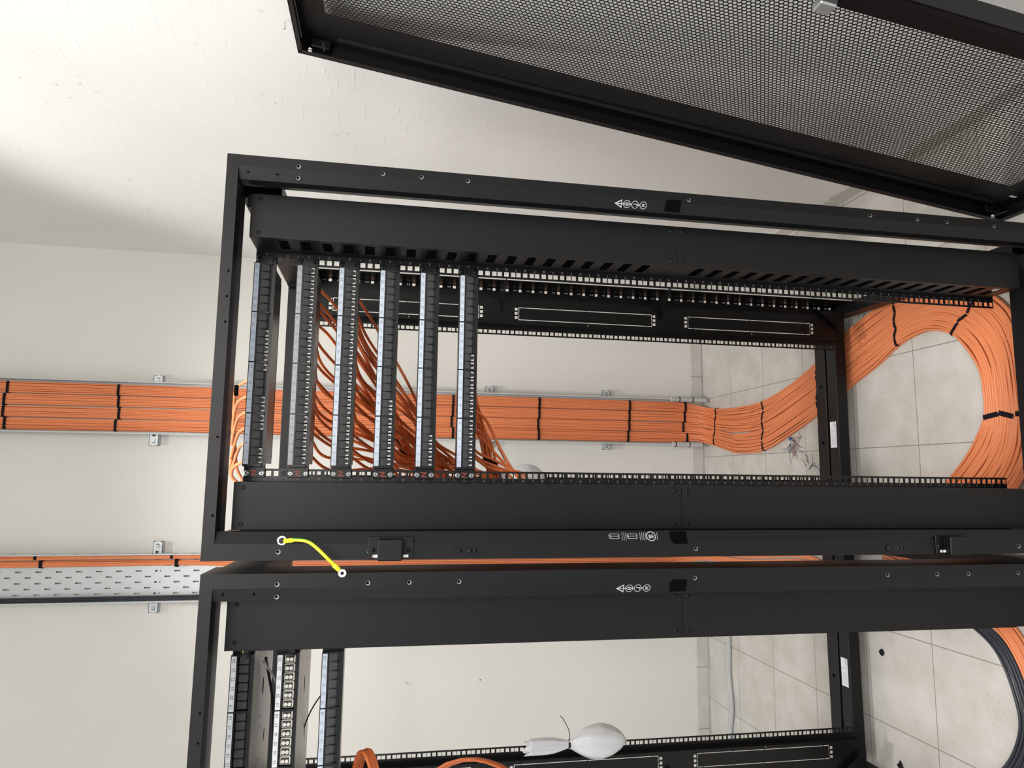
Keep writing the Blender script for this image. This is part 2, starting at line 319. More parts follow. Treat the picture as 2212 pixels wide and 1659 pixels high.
FL, FR = .0305, .0225
def rack(root, hr=0.0):
    H = HW; zt = 2.022
    b = MB(); pL = [(0, -.17), (FL, -.17), (FL+.0215, -.160), (FL+.0215, -.135), (.018, -.050), (0, -.048)]; pR = [(0, -.17), (FR+hr, -.17), (FR+.024+hr, -.160), (FR+.024+hr, -.135), (.018, -.050), (0, -.048)]
    pT = [(0, -.17), (.022, -.17), (.0224, -.160), (.0226, -.132), (.014, -.050), (0, -.048)]
    sweep_frame(b, pL, pR, pT, -H, H+hr, .055, zt)
    b.build('front_frame', BLK, root)
    # base: front, rear and side beams
    b = MB(); b.bbox(-H+.049, H-.049, -.125, -.050, .082, .124, .003); b.build('front_base_beam', BLK, root)
    b = MB()
    b.bbox(-H, H, .722, .776, .040, .084, .0025); b.bbox(-H, H, .786, .846, .040, .084, .0025); b.box(-H+.01, H-.01, .77, .79, .042, .066, 1)
    rb = b.build('rear_base_beam', [BLK, HOLE], root)
    for (x, y, w, h) in ((-.10, .815, .010, .012), (.11, .815, .010, .012)):
        MB().box(x-w/2, x+w/2, y-h/2, y+h/2, .0835, .0846).build('slot', HOLE, rb)
    # rating label on the rear beam, read from behind
    lb = MB(); lb.box(-.150+.03, -.055+.03, .733, .768, .0843, .0848, 0)
    for i, (t, px, py, s) in enumerate((('APC', -.037, .742, .013), ('CE', -.060, .758, .009), ('EAC', -.060, .742, .007))):
        g = glyph(t); lb.merge(g, [[-s, 0, 0, px], [0, -s, 0, py], [0, 0, 0, .0850], [0, 0, 0, 1]], 1)
    for i in range(5): lb.box(-.112, -.072, .740+i*.005, .7406+i*.005, .0848, .0849, 1)
    lb.build('rating_label', [LBLW, INKD], root)
    for s in (-1, 1):
        b = MB(); x = sorted((s*(H-.04), s*H))
        b.bbox(x[0], x[1], -.045, .722, .045, .095, .002); b.build('side_base_beam', BLK, root)
        b = MB(); b.bbox(x[0], x[1], -.045, .70, 1.935, 2.018, .002); b.build('side_top_beam', BLK, root)
        # rear corner post: front facing web with holes + outer side web
        b = MB(); z = .095; xa, xb = sorted((s*.345, s*.3925)); n = int((2.0-z)/U); pts = [(z+.012+k*U, z+.0215+k*U) for k in range(n)]
        hx = sorted((s*.3795, s*.3885)); holes_rail(b, xa, xb, hx[0], hx[1], .70, .702, z, pts, 1.98)
        e = sorted((s*.3905, s*.3925)); b.box(e[0], e[1], .605, .70, z, 1.98)
        e = sorted((s*.345, s*.347)); b.box(e[0], e[1], .66, .70, z, 1.98)
        for k in range(n):
            for d in (.031, .0375): b.cyl((s*.384, .6995, z+d+k*U), (0, -1, 0), .0021, .0006, 8, 1)
            b.box(*sorted((s*.3899, s*.3906)),     .640, .655, z+.012+k*U, z+.0155+k*U, 2)
        b.build('rear_corner_post', [BLKG, LGP, BLK], root)
        # foot under each corner
        for y in (-.10, .80):
            b = MB(); b.cyl((s*(H-.045), y, .0), (0, 0, 1), .022, .012, 20); b.cyl((s*(H-.045), y, .012), (0, 0, 1), .007, .04, 10); b.build('levelling_foot', BLKD, root, True)
        if s > 0 and hr: continue
        # zero-U accessory strip beside the rear rail, with 19 inch outlines cut through
        b = MB(); xa, xb = .2565, .345; y0, y1 = .658, .660; z = ZR; 
        cuts = [(1.411, 1.875), (.816, 1.280), (.222, .686)][::-1]
        for c0, c1 in cuts:
            b.box(xa, xb, y0, y1, z, c0-.0215)
            zz = c0-.0215
            for q0, q1 in ((c0-.0215, c1+.0215),):
                u0, u1 = .2745, .3165; g = .0022
                b.box(xa, u0-.0005, y0, y1, q0, q1); b.box(u1+.0005, xb, y0, y1, q0, q1)
                # square holes at each end
                for a0 in (c0-.0125, c1+.003):
                    b.box(u0-.0005, u0+.0035, y0, y1, a0, a0+.0095); b.box(u0+.0125, u0+.0175, y0, y1, a0, a0+.0095)
                    b.box(u0+.0265, u0+.0315, y0, y1, a0, a0+.0095); b.box(u0+.0405, u1+.0005, y0, y1, a0, a0+.0095)
                b.box(u0-.0005, u1+.0005, y0, y1, q0, c0-.0125); b.box(u0-.0005, u1+.0005, y0, y1, c0-.003, c0)
                b.box(u0-.0005, u1+.0005, y0, y1, c1, c1+.003); b.box(u0-.0005, u1+.0005, y0, y1, c1+.0125, q1)
                b.box(u0+g, u1-g, y0, y1, c0+g, c1-g)
                for t0 in (c0+.02, (c0+c1)/2, c1-.02):
                    b.box(u0-.001, u0+g+.001, y0, y1, t0-.001, t0+.001); b.box(u1-g-.001, u1+.001, y0, y1, t0-.001, t0+.001)
                for a0 in (c0+g, c1-g): b.box(u0+g+.016, u0+g+.018, y0, y1, a0-.004, a0+.004)
                b.cyl((.2665, y0, (c0+c1)/2-.005), (0, -1, 0), .0022, .0006, 8, 1)
            z = c1+.0215
        b.box(xa, xb, y0, y1, z, HT)
        if s < 0: b.xf(np.diag([-1, 1, 1, 1]))
        b.build('accessory_strip', [BLKG, LGP], root)
        for zb in (1.335, .785): 
            b = MB(); b.prism([(.30*s, .655), (.388*s, .655), (.388*s, .56)], lambda u, w, t: (u, w, zb+t*.002)); b.build('gusset', BLK, root)
        b = MB(); b.prism([(.36, .10), (.36, .20), (.285, .10)], lambda u, w, t: (s*u, .690+t*.003-.05, w)); b.build('gusset', BLK, root)
    b = MB(); b.bbox(-H, H, .70, .78, 1.972, 2.018, .002); b.bbox(H-.045, H, .66, .74, 1.958, 2.016, .002); b.bbox(-H, -H+.045, .66, .74, 1.958, 2.016, .002)
    tb = b.build('rear_top_beam', BLK, root)
    MB().box(-.34, .30, .698, .7005, 1.992, 1.9935).build('slot', HOLE, tb)
    for (x, w) in ((.08, .05), (-.12, .07), (-.28, .03)): MB().box(x, x+w, .698, .7003, 1.979, 1.983).build('slot', HOLE, tb)
    for s in (-1, 1): rail(root, s, 0)
    for s in (-1, 1): rail(root, s, .66, False, True)
    # wide cover plates: upper and lower one on each side, returned to the rail with a slotted flange
    for s in (-1, 1):
        for zi, (z0, z1) in enumerate(((1.0555, 1.986), (.140, 1.0545))):
            b = MB(); X = lambda u: s*u
            def bx(u0, u1, *r): b.box(*sorted((s*u0, s*u1)), *r)
            ui = .2455 if (hr and s > 0) else .2495
            bx(ui, .3415, -.100, -.0985, z0, z1)          # face
            bx(.3400, .3415, -.0985, -.082, z0, z1)          # outer lip
            bx(.2495, .3400, -.0985, -.08, z1-.0015, z1)
            u0, u1 = ui-.0003, ui+.001
            bx(u0, u1, -.0995, -.086, z0, z1); bx(u0, u1, -.026, -.001, z0, z1)
            if zi == 0 and s > 0 and not hr: bx(.312, .3395, -.0985, -.090, z1-.001, z1+.0075)
            k0 = int(math.ceil((z0-ZR)/U)); k1 = int((z1-ZR)/U); z = z0
            for k in range(k0, k1):
                a = ZR+k*U+.012; bx(u0, u1, -.086, -.026, z, a); z = a+.0205
            bx(u0, u1, -.086, -.026, z, z1)
            cv = b.build('cover_plate', BLK, root)
            ends = ((z1-.018), (z0+.014)) if zi == 0 else ((z1-.014),)
            for zz in ends:
                for u in (.260, .331): screw(cv, s*u, -.100, zz, .0042, 'screw')
        b = MB(); b.box(*sorted((s*.2602, s*(.349 if s > 0 else .372))), .0015, .0035, ZR, HT); b.build('rail_backplate', BLKD, root)
    # screw holes along the front frame
    for s in (-1, 1):
        for z in (1.886, 1.720, 1.642, 1.546, 1.056, .607, .484, .404, .275): screw(root, s*.3768, -.1703, z, .0043, 'screw_hole', look='sunk')
        screw(root, s*.354, -.1672, 1.886, .0043, 'screw_hole', look='sunk')
        for z in (1.982, 1.927): MB().cyl((s*.359, -.166, z), (-s*.3, -.95, 0), .0020, .0022, 10).build('screw_hole', HOLE, root)
        b = MB(); q = .3925-(FL if s < 0 else FR); b.prism([(q-.0205, 1.074), (q-.001, 1.074), (q-.001, 1.110), (q-.0205, 1.110)], lambda u, w, t: (s*u, -.1706+.0100*(q-u)/.0215-t*.0008, w)); b.prism([(q-.001, 1.074), (q+.0045, 1.074), (q+.0045, 1.104), (q-.001, 1.110)], lambda u, w, t: (s*u, -.1702-t*.0006, w)); b.build('latch_opening', HOLE, root)
    for x in (.155, .105, .055, -.165, -.31): MB().cyl((x, -.17, 2.006), (0, -1, 0), .0024, .0005, 10).build('screw_hole', HOLE, root)
    MB().box(-.085, -.065, -.1615, -.150, 1.978, 1.984).build('slot', HOLE, root)
    # white safety marks printed on the inner bevel of the right post: triangle and three joined rings
    def bev(u, z, t, s=1): # u = inset distance along bevel 0..1 , sits .0004 proud
        a = .3925-FR-.024*u; yy = -.170+.010*u; return (s*a, yy-.0004-t*.0004, z)
    b = MB(); zc = [1.201, 1.181, 1.160]
    tri_o = [(.5, 1.226), (.15, 1.209), (.85, 1.209)]; tri_i = [(.5, 1.2215), (.28, 1.2105), (.72, 1.2105)]
    for i in range(3):
        j = (i+1) % 3; b.prism([tri_o[i], tri_o[j], tri_i[j], tri_i[i]], bev)
    b.prism([(.47, 1.210), (.53, 1.210), (.53, 1.220), (.47, 1.220)], bev)
    for z in (1.205, 1.190, 1.1705): b.prism([(.45, z-.003), (.55, z-.003), (.55, z+.003), (.45, z+.003)], bev)
    for q, z in enumerate((1.1975, 1.179, 1.160)):
        n = 18
        for i in range(n):
            a0, a1 = 2*math.pi*i/n, 2*math.pi*(i+1)/n; R1, R2 = .0082, .0071
            pt = lambda R, a: (.5+R/.026*math.cos(a), z+R*math.sin(a)); b.prism([pt(R1, a0), pt(R1, a1), pt(R2, a1), pt(R2, a0)], bev)
        if q == 1: g = [(.42, .004, .48, -.004), (.42, -.003, .62, -.0045)]
        else: g = [(.38, .004, .44, -.004), (.56, .004, .62, -.004)]
        for (ua, za, ub, zb_) in g: b.prism([(ua, z+zb_), (ub, z+zb_), (ub, z+za), (ua, z+za)], bev)
        if q != 1: b.prism([(.38, z+.004), (.44, z+.004), (.62, z-.004), (.56, z-.004)], bev)
    b.build('warning_marks', WHT, root)
    return b
R1 = thing('server_rack', 'black server rack shown sideways across the middle of the photo, six patch panels inside', 'server rack')
rack(R1)
R2 = thing('server_rack', 'black server rack shown sideways along the bottom of the photo, three patch panels inside', 'server rack', (-.817, 0, 0), .020)
rack(R2, .004)
# instruction stickers on the inner bevel of the left post, rack 1 only
def bevL(u, z, t): a = .3925-FL-.0215*u; return (-a, -.170+.010*u-.0004-t*.0004, z)
b = MB()
def ln(u0, z0, u1, z1, w=.00042):
    du, dz = (u1-u0)*.0237, z1-z0; L = math.hypot(du, dz); nu, nz = -dz/L*w/.0237, du/L*w
    b.prism([(u0+nu, z0+nz), (u1+nu, z1+nz), (u1-nu, z1-nz), (u0-nu, z0-nz)], bevL)
for z in (1.2395, 1.201):
    for u in (.30, .52, .72): ln(u, z, u, z-.018)
    ln(.30, z, .72, z); ln(.30, z, .40, z+.0025); ln(.72, z, .6, z+.0025); ln(.4, z+.0025, .6, z+.0025); ln(.30, z-.018, .72, z-.018); ln(.4, z-.018, .4, z-.021); ln(.62, z-.018, .62, z-.021)
for z in (1.2145, 1.2105, 1.2065, 1.176, 1.172, 1.168, 1.164, 1.139): ln(.15, z, .85, z-.0008, .00035)
for i in range(20):
    a0, a1 = 2*math.pi*i/20, 2*math.pi*(i+1)/20; ln(.5+.0095/.0237*math.cos(a0), 1.152+.0095*math.sin(a0), .5+.0095/.0237*math.cos(a1), 1.152+.0095*math.sin(a1), .0009)
ln(.35, 1.156, .62, 1.148, .0022); ln(.55, 1.157, .55, 1.148, .0018); ln(.38, 1.149, .48, 1.147, .0016)
b.build('instruction_sticker', WHT, R1)
# door latch keepers and strike plates on the left post of rack 1
def keeper(z0, z1, open_=False):
    k = MB(); k.bbox(-.3915, -.349, -.1735, -.1705, z0, z1, .001); k.bbox(-.3925, -.352, -.196, -.1735, z0+.022, z1-.018, .002)
    o = k.build('latch_keeper', BLK, R1)
    for z in (z0+.009, z1-.009): screw(o, -.374, -.1735, z, .0045)
    for z in (z0+.016, z1-.012): MB().cyl((-.385, -.178, z-.006), (0, 0, 1), .003, .010, 12).build('pin', LGP, o, True)
keeper(1.636, 1.722); keeper(.402, .492)
for z in (1.530, .587):
    k = MB(); n = 10; pol = [(math.cos(a)*.0075, .02+math.sin(a)*.0075) for a in np.linspace(0, math.pi, n)]+[(math.cos(a)*.0075, -.02+math.sin(a)*.0075) for a in np.linspace(math.pi, 2*math.pi, n)]
    k.prism(pol, lambda u, w, t: (-.3775+u, -.1702-t*.0022, z+w))
    o = k.build('strike_plate', BLKG, R1)
    for dz in (.016, -.004, -.014): screw(o, -.3775, -.1724, z+dz, .0045)
# white sticker and corner block at the inner top right corner of rack 1
MB().box(.340, .346, -.06, -.03, 1.95, 1.972).build('corner_sticker', LBLW, R1)

# ------------------------------------------------------------------ patch panels
def port_meshes():
    out = {}
    w, x0 = .0166, -.0083
    # closed shutter: hood sloping in toward the bottom with a notched lower edge
    b = MB(); fn = lambda u, w_, t: (x0+t*w, w_, u)
    b.prism([(.0105, -.0135), (.0285, -.0205), (.0285, -.010), (.0105, -.010)], fn, 0)
    for i in range(3): b.cyl((-.005+i*.005, -.0146, .0105), (0, 0, 1), .0022, .0012, 8, 1)
    b.box(x0-.0008, x0, -.0200, -.012, .0095, .029, 1); b.box(-x0, -x0+.0008, -.0200, -.012, .0095, .029, 1); b.box(x0, -x0, -.0132, -.012, .0075, .0108, 1)
    out['closed'] = (b.build('port_shutter', [GRPL, BLKD]).data, None)
    b = MB(); b.prism([(.0137, -.0138), (.0285, -.0205), (.0285, -.010), (.0137, -.010)], fn, 0)
    b.cyl((0, -.0146, .0118), (0, -1, 0), .0042, .0022, 14, 1); b.box(-.0012, .0012, -.0165, -.012, .0075, .015, 1)
    b.box(x0-.0008, x0, -.0200, -.012, .0075, .029, 1); b.box(-x0, -x0+.0008, -.0200, -.012, .0075, .029, 1)
    d1 = b.build('port_shutter', [GRPL, BLKD]).data
    b = MB(); b.bbox(x0+.0012, -x0-.0012, -.0143, -.010, .0072, .0140, .0008); d2 = b.build('jack_insert', LGP).data
    out['open'] = (d1, d2)
    # flat blank (dark) shutter
    b = MB(); b.bbox(x0, -x0, -.0145, -.010, .0085, .0285, .0012); b.box(x0+.001, -x0-.001, -.0149, -.0144, .0098, .0101, 1)
    out['blank'] = (b.build('port_shutter', [mat('slate_plastic', (.022, .025, .031), .4), BLKD]).data, None)
    # duplex fibre coupler
    b = MB(); b.bbox(x0+.0005, -x0-.0005, -.0155, -.010, .0075, .0285, .0012, 0); b.box(x0+.002, -x0-.002, -.0160, -.0154, .0100, .0262, 1)
    for z in (.0145, .0220):
        b.ring((-.0002, -.016, z), (0, -1, 0), .0013, .0036, .0035, 14, 0); b.cyl((-.0002, -.016, z), (0, -1, 0), .0014, .003, 8, 0)
    out['fibre'] = (b.build('fibre_coupler', [IVO, INKD]).data, None)
    for o in list(bpy.data.objects):
        if o.type == 'MESH' and o.name.split('.')[0] in ('port_shutter', 'jack_insert', 'fibre_coupler'): bpy.data.objects.remove(o)
    return out
PM = port_meshes()
def mobj(name, me, parent, loc):
    o = bpy.data.objects.new(name, me); COL.objects.link(o); o.parent = parent; o.location = loc; return o
def px_of(i):   # port number 1..24 -> local x
    mod, k = divmod(i-1, 6); return -.2155+.0022+mod*.1086+.0088+k*.01745
STRIPS = {}
def patch_panel(uk, label, kinds, lab=LBL, xc=0, rz=0, tray=.085, logo=True, silver=False, screws_ok=True, txt=INK, traymat=None):
    ca, sa = math.cos(rz), math.sin(rz)
    t = thing('patch_panel', label, 'patch panel', (xc, 0, ZR+uk*U), rz)
    b = MB(); h = .0437
    b.bbox(-.2413, -.2185, -.0045, -.0005, 0, h, .001); b.bbox(.2185, .2413, -.0045, -.0005, 0, h, .001)
    b.box(-.2185, .2195, -.0203, -.0005, .0305, h); b.box(-.2185, .2195, -.013, -.0005, 0, .0070)
    for i in range(5):
        x = -.2160+i*.1086; b.box(x-.0022, x+.0022, -.0195, -.0005, .0065, .031)
    b.box(-.2195, .2195, -.0210, -.012, .0290, .0308)
    b.box(-.2195, .2195, -.0030, -.0012, .0065, .031)  # back of the port row
    b.build('panel_body', BLKG, t)
    b = MB(); tm = traymat or (BLKG)
    b.box(-.212, .212, -.0005, tray, .002, .0035, 0)
    if silver:
        b.box(-.212, -.2105, -.0005, tray, .0035, .036, 0); b.box(.2105, .212, -.0005, tray, .0035, .036, 0); b.box(-.212, .212, tray-.0015, tray, .0035, .036, 0)
        for (x, y, ra, rb) in ((.118, .14, .018, .006), (.0, .19, .014, .004), (.165, .18, .0028, .0028), (.06, .12, .0025, .0025), (.035, .13, .0025, .0025), (-.03, .12, .0025, .0025)):
            n = 14; b.prism([(ra*math.cos(2*math.pi*i/n), rb*math.sin(2*math.pi*i/n)) for i in range(n)], lambda u, w, q: (x+u, y+w, .0016+q*.0006), 1)
    else: b.box(-.20, .20, tray-.004, tray+.004, .002, .012, 0)
    b.build('rear_tray', [tm, HOLE], t)
    for mod in range(4):
        key = (mod, lab.name)
        if key not in STRIPS:
            s = MB(); s.box(-.0528, .0528, -.0212, -.0203, .0323, .0420, 0)
            for k in range(6): s.merge(glyph(str(mod*6+k+1)), face_xf(px_of(mod*6+k+1)-(-.2155+mod*.1086+.0543), -.02135, .0371, .0088, .92), 1)
            o = s.build('number_strip', [lab, txt]); STRIPS[key] = o.data; bpy.data.objects.remove(o)
        mobj('number_strip', STRIPS[key], t, (-.2155+mod*.1086+.0543, 0, 0))
    for i in range(1, 25):
        k = kinds(i); d, j = PM[k]; nm = 'fibre_coupler' if k == 'fibre' else 'port_shutter'
        o = mobj(nm, d, t, (px_of(i), 0, 0))
        if j: mobj('jack_insert', j, o, (0, 0, 0))
    for sx in (-1, 1):
        for z in (.0065, .0378): screw(t, sx*.2325, -.0045, z, .0058, 'screw', look='steel' if sx < 0 else 'dark')
    if logo:
        g = MB(); P = [(-.2375, .0155), (-.2375, .0285), (-.229, .0175), (-.229, .0300)]
        for a, c in ((0, 1), (1, 2), (2, 3)):
            (x0, z0), (x1, z1) = P[a], P[c]; L = math.hypot(x1-x0, z1-z0); nx, nz = -(z1-z0)/L*.0009, (x1-x0)/L*.0009
            g.prism([(x0+nx, z0+nz), (x1+nx, z1+nz), (x1-nx, z1-nz), (x0-nx, z0-nz)], lambda u, w, q: (u+.0015, -.0046-q*.0004, w))
        g.build('logo_mark', ORGP, t)
    return t
op1 = {1, 2, 5, 6, 7, 8, 12, 13, 14, 15, 16}
patch_panel(41, 'leftmost patch panel of the middle rack, pale blue number strip', lambda i: 'open' if i in op1 else 'closed')
patch_panel(39, 'second patch panel from the left in the middle rack, grey number strip', lambda i: 'open', lab=LBLG)
patch_panel(37, 'third patch panel from the left in the middle rack, every port open, pale blue strip', lambda i: 'open')
patch_panel(35, 'fourth patch panel from the left in the middle rack, only ports 1 to 8 open', lambda i: 'open' if i <= 8 else 'closed')
patch_panel(33, 'fifth patch panel from the left in the middle rack, ports 1 to 4 open', lambda i: 'open' if i <= 4 else 'closed')
patch_panel(31, 'rightmost patch panel of the middle rack, ports 1 to 14 open', lambda i: 'open' if i <= 14 else 'closed')
patch_panel(41, 'leftmost patch panel of the bottom rack, white strip, flat dark ports, metal tray behind', lambda i: 'blank', lab=LBLW, xc=-.817, rz=.020, tray=.27, silver=True, traymat=TRAYM, txt=INKD, logo=False)
patch_panel(39, 'fibre patch panel of the bottom rack with ivory couplers and metal tray behind', lambda i: 'fibre', lab=LBLW, xc=-.817, rz=.020, tray=.27, silver=True, traymat=TRAYM, txt=INKD, logo=False)
patch_panel(37, 'rightmost patch panel of the bottom rack, pale blue strip, closed ports', lambda i: 'closed', xc=-.817, rz=.020, traymat=TRAYM)

# ------------------------------------------------------------------ wall cable trays on strut channels
def cable_tray(x0, x1, z0, z1, label):
    t = thing('cable_tray', label, 'cable tray', ((x0+x1)/2, 1.97, z0)); cx = (x0+x1)/2
    b = MB(); hw = (x1-x0)/2; nr = int((x1-x0-.02)/.025); rows = [((q-(nr-1)/2)*.025, .5*(q % 2)) for q in range(nr)]
    sl, sh, pit = .026, .0065, .083; H = z1-z0; z = 0
    xs = [-hw]
    for fr, ph in rows:
        rx = fr; b.box(xs[-1], rx-sh/2, 0, .0015, 0, H); zc = 0; k = 0
        while True:
            a = .02+ph*pit+k*pit
            if a+sl > H: break
            b.box(rx-sh/2, rx+sh/2, 0, .0015, zc, a); zc = a+sl; k += 1
        b.box(rx-sh/2, rx+sh/2, 0, .0015, zc, H); xs.append(rx+sh/2)
    b.box(xs[-1], hw, 0, .0015, 0, H)
    b.build('tray_base', GALV, t)
    for s in (-1, 1):
        b = MB(); b.box(*sorted((s*hw, s*(hw-.0015))), -.055, 0, 0, H)
        P = [(s*(hw-.0008), -.055, 0), (s*(hw-.0008), -.055, H)]; b.tube(P, .0032, 8)
        k = 0
        while .03+k*pit+sl < H:
            a = .03+k*pit; b.box(*sorted((s*(hw+.0001), s*(hw+.0004))), -.034, -.028, a, a+sl, 1); k += 1
        b.build('tray_flange', [GALV, HOLE], t)
    return t
cable_tray(-.067, .174, .075, 3.75, 'galvanised cable tray on the wall packed with orange cables, behind the middle rack')
cable_tray(-.822, -.612, .10, 3.75, 'galvanised perforated cable tray on the wall, mostly empty, at the lower left')
def strut(xa, xb, z, label):
    t = thing('strut_channel', label, 'strut channel', ((xa+xb)/2, 1.985, z)); w = (xb-xa)/2
    b = MB(); b.box(-w, w, -.0135, -.0115, -.0205, -.0075); b.box(-w, w, -.0135, -.0115, .0075, .0205); b.box(-w, w, -.0135, .0145, -.0205, -.0185); b.box(-w, w, -.0135, .0145, .0185, .0205); b.box(-w, w, .0125, .0145, -.0205, .0205)
    for s in (-1, 1):
        b.box(*sorted((s*w, s*(w-.002))), -.0135, .0145, -.0205, .0205)
        b.box(*sorted((s*(w-.002), s*(w-.0105))), -.0132, -.0112, -.008, .008); b.box(*sorted((s*(w-.027), s*(w-.042))), -.0132, -.0112, -.008, .008)
    b.build('channel', GALV, t)
    for s in (-1, 1):
        MB().box(s*(w-.019)-.009, s*(w-.019)+.009, -.009, -.008, -.008, .008).build('channel_slot', HOLE, t)
        b = MB(); b.cyl((s*(w-.022), -.0135, 0), (0, -1, 0), .0095, .0018, 18); b.cyl((s*(w-.022), -.0153, 0), (0, -1, 0), .0065, .0055, 6); b.cyl((s*(w-.022), -.0208, 0), (0, -1, 0), .0032, .004, 10); b.build('bolt', STEEL, t)
strut(-.118, .212, 2.768, 'short galvanised strut channel holding the full cable tray near the left photo edge')
strut(-.100, .214, 1.180, 'short galvanised strut channel behind the full tray, just right of the six patch panels')
strut(-.098, .214, .555, 'short galvanised strut channel behind the full cable tray nearest the floor')
strut(-.878, -.560, 2.716, 'short galvanised strut channel behind the mostly empty cable tray')
for (x, z, lb) in ((-1.238, 1.561, 'left one of two small wall plugs behind the bottom rack, with a screw in it'), (-1.237, 1.200, 'right one of two small wall plugs behind the bottom rack, empty')):
    t = MB(); t.ring((x, 2.0, z), (0, -1, 0), .0028, .005, .0015, 14); t.cyl((x, 2.0, z), (0, -1, 0), .003, .0012, 10, 1)
    if z > 1.3: t.cyl((x, 2.0, z), (-.1, -1, -.3), .002, .02, 8, 0)
    tag(t.build('wall_plug', [LGP, HOLE]), lb, 'wall plug')
t = MB(); t.cyl((.83, .05, 1.965), (-1, 0, 0), .0014, .018, 8); t.cyl((.812, .05, 1.965), (-1, 0, 0), .0026, .0014, 10); tag(t.build('wall_screw', STEEL), 'small screw in the white wall beside the top left corner of the leaning door', 'screw')

# ------------------------------------------------------------------ the big ribbon of orange cables
ST = []   # stations: edge nearer the right wall (U), other edge (L), outward normal
def st(u, l, n): ST.append((u, l, n))
oy = (0, -1, 0); oz = (0, 0, 1)
for z in (3.72, 3.2, 2.7, 2.2, 1.7, 1.2, .8, .45, .25): st((.163, 1.962, z), (-.056, 1.962, z), oy)
st((.160, 1.962, .130), (-.052, 1.960, .130), oy)
st((.150, 1.945, .060), (-.052, 1.942, .060), (0, -.75, .66))
st((.135, 1.895, .016), (-.060, 1.895, .016), (0, -.3, .95))
for u, l in (((.119, 1.806), (-.071, 1.843)), ((.109, 1.68), (-.098, 1.70)), ((.107, 1.564), (-.116, 1.577)), ((.113, 1.351), (-.111, 1.365)), ((.158, 1.142), (-.052, 1.156)), ((.228, .934), (.023, .94)),
             ((.305, .77), (.107, .75)), ((.355, .62), (.166, .60)), ((.384, .49), (.216, .495)), ((.388, .36), (.240, .40)), ((.365, .235), (.238, .330)), ((.315, .135), (.209, .263)), ((.250, .062), (.153, .207)),
             ((.165, .026), (.085, .172)), ((.06, .014), (.017, .162)), ((-.05, .012), (-.049, .167)), ((-.16, .022), (-.108, .196)), ((-.24, .065), (-.167, .243)), ((-.305, .13), (-.235, .318)), ((-.345, .21), (-.275, .39))):
    st((u[0], u[1], .0045), (l[0], l[1], .0045), oz)
st((-.358, .27, .05), (-.29, .45, .05), (.6, 0, .8)); st((-.362, .30, .20), (-.30, .46, .20), (1, 0, 0)); st((-.360, .30, .7), (-.30, .44, .7), (1, 0, 0)); st((-.355, .28, 1.2), (-.30, .40, 1.2), (1, 0, 0)); st((-.345, .25, 1.42), (-.30, .35, 1.42), (1, 0, 0))
SU = np.array([s[0] for s in ST]); SL = np.array([s[1] for s in ST]); SN = np.array([s[2] for s in ST], float)
NST = len(ST); TR = 9   # stations still in the tray
CR = .0039
def ribbon_pts(s_in, s_out, layer, seed, sub=6):
    r = random.Random(seed); P = []
    wob = 0
    for i in range(NST):
        f = 0 if i < TR else min(1, (i-TR+1)/4); s = s_in*(1-f)+s_out*f
        wob = .55*wob+r.gauss(0, 1)*(.0050 if i < TR else .0095); ss = min(1, max(0, s+wob*(1 if layer == 0 else 1.8)*(.35 if i in TIE_ST else 1)))
        n = SN[i]/np.linalg.norm(SN[i]); h = (1-layer)*CR*1.85+r.random()*.0024-layer*.001
        P.append(SL[i]+(SU[i]-SL[i])*ss+n*h)
    return spline(P, sub)
TIE_ST = {2, 5, 6, 7, 9, 12, 15, 17, 20, 23, 27}
BN = ['top', 'second from the top', 'third from the top', 'bottom']
idx = 0
for bundle in range(4):
    for layer, cnt in ((0, 7), (1, 7)):
        for j in range(cnt):
            q = (j+.5+.25*(layer*2-1))/cnt
            s_in = 1-(bundle+.06+.88*q)/4; s_out = 1-(bundle+q)/4
            P = ribbon_pts(s_in, s_out, layer, 100+idx)
            o = MB().tube(P, CR, 7).build('network_cable', ORG, smooth=True)
            tag(o, 'orange cable in the %s bundle of the full wall tray' % BN[bundle], 'cable', group='orange cables of the %s tray bundle' % BN[bundle]); idx += 1

# velcro ties
def tie(center, across, normal, along, hw, hh, label, group=None, w=.011, tail=False, name='cable_tie'):
    a, n, l = [np.array(v, float)/np.linalg.norm(v) for v in (across, normal, along)]; c = np.array(center, float); b = MB(); N = 28; V = []
    for i in range(N):
        t = 2*math.pi*i/N; cx, sx = math.cos(t), math.sin(t); e = .55
        x = math.copysign(abs(cx)**e, cx); y = math.copysign(abs(sx)**e, sx)
        for (gx, gy, gl) in ((hw, hh, -w/2), (hw, hh, w/2), (hw+.0016, hh+.0016, w/2), (hw+.0016, hh+.0016, -w/2)): V.append(c+a*x*gx+n*y*gy+l*gl+a*0)
    F = []
    for i in range(N):
        j = (i+1) % N
        for k in range(4): F.append((4*i+k, 4*j+k, 4*j+(k+1) % 4, 4*i+(k+1) % 4))
    b.add(V, F)
    if tail:
        p = c+n*(hh+.0018)+a*hw*.5; b.add([p-l*w*.5, p+l*w*.5, p+l*w*.5+a*hw*.9+n*.004, p-l*w*.5+a*hw*.9+n*.004, p-l*w*.5+n*.0012, p+l*w*.5+n*.0012, p+l*w*.5+a*hw*.9+n*.0055, p-l*w*.5+a*hw*.9+n*.0055], [(0, 1, 2, 3), (4, 5, 6, 7), (0, 1, 5, 4), (2, 3, 7, 6), (0, 3, 7, 4), (1, 2, 6, 5)])
    return tag(b.build(name, VEL), label, 'cable tie', group)
tw = (.163+.056)/4
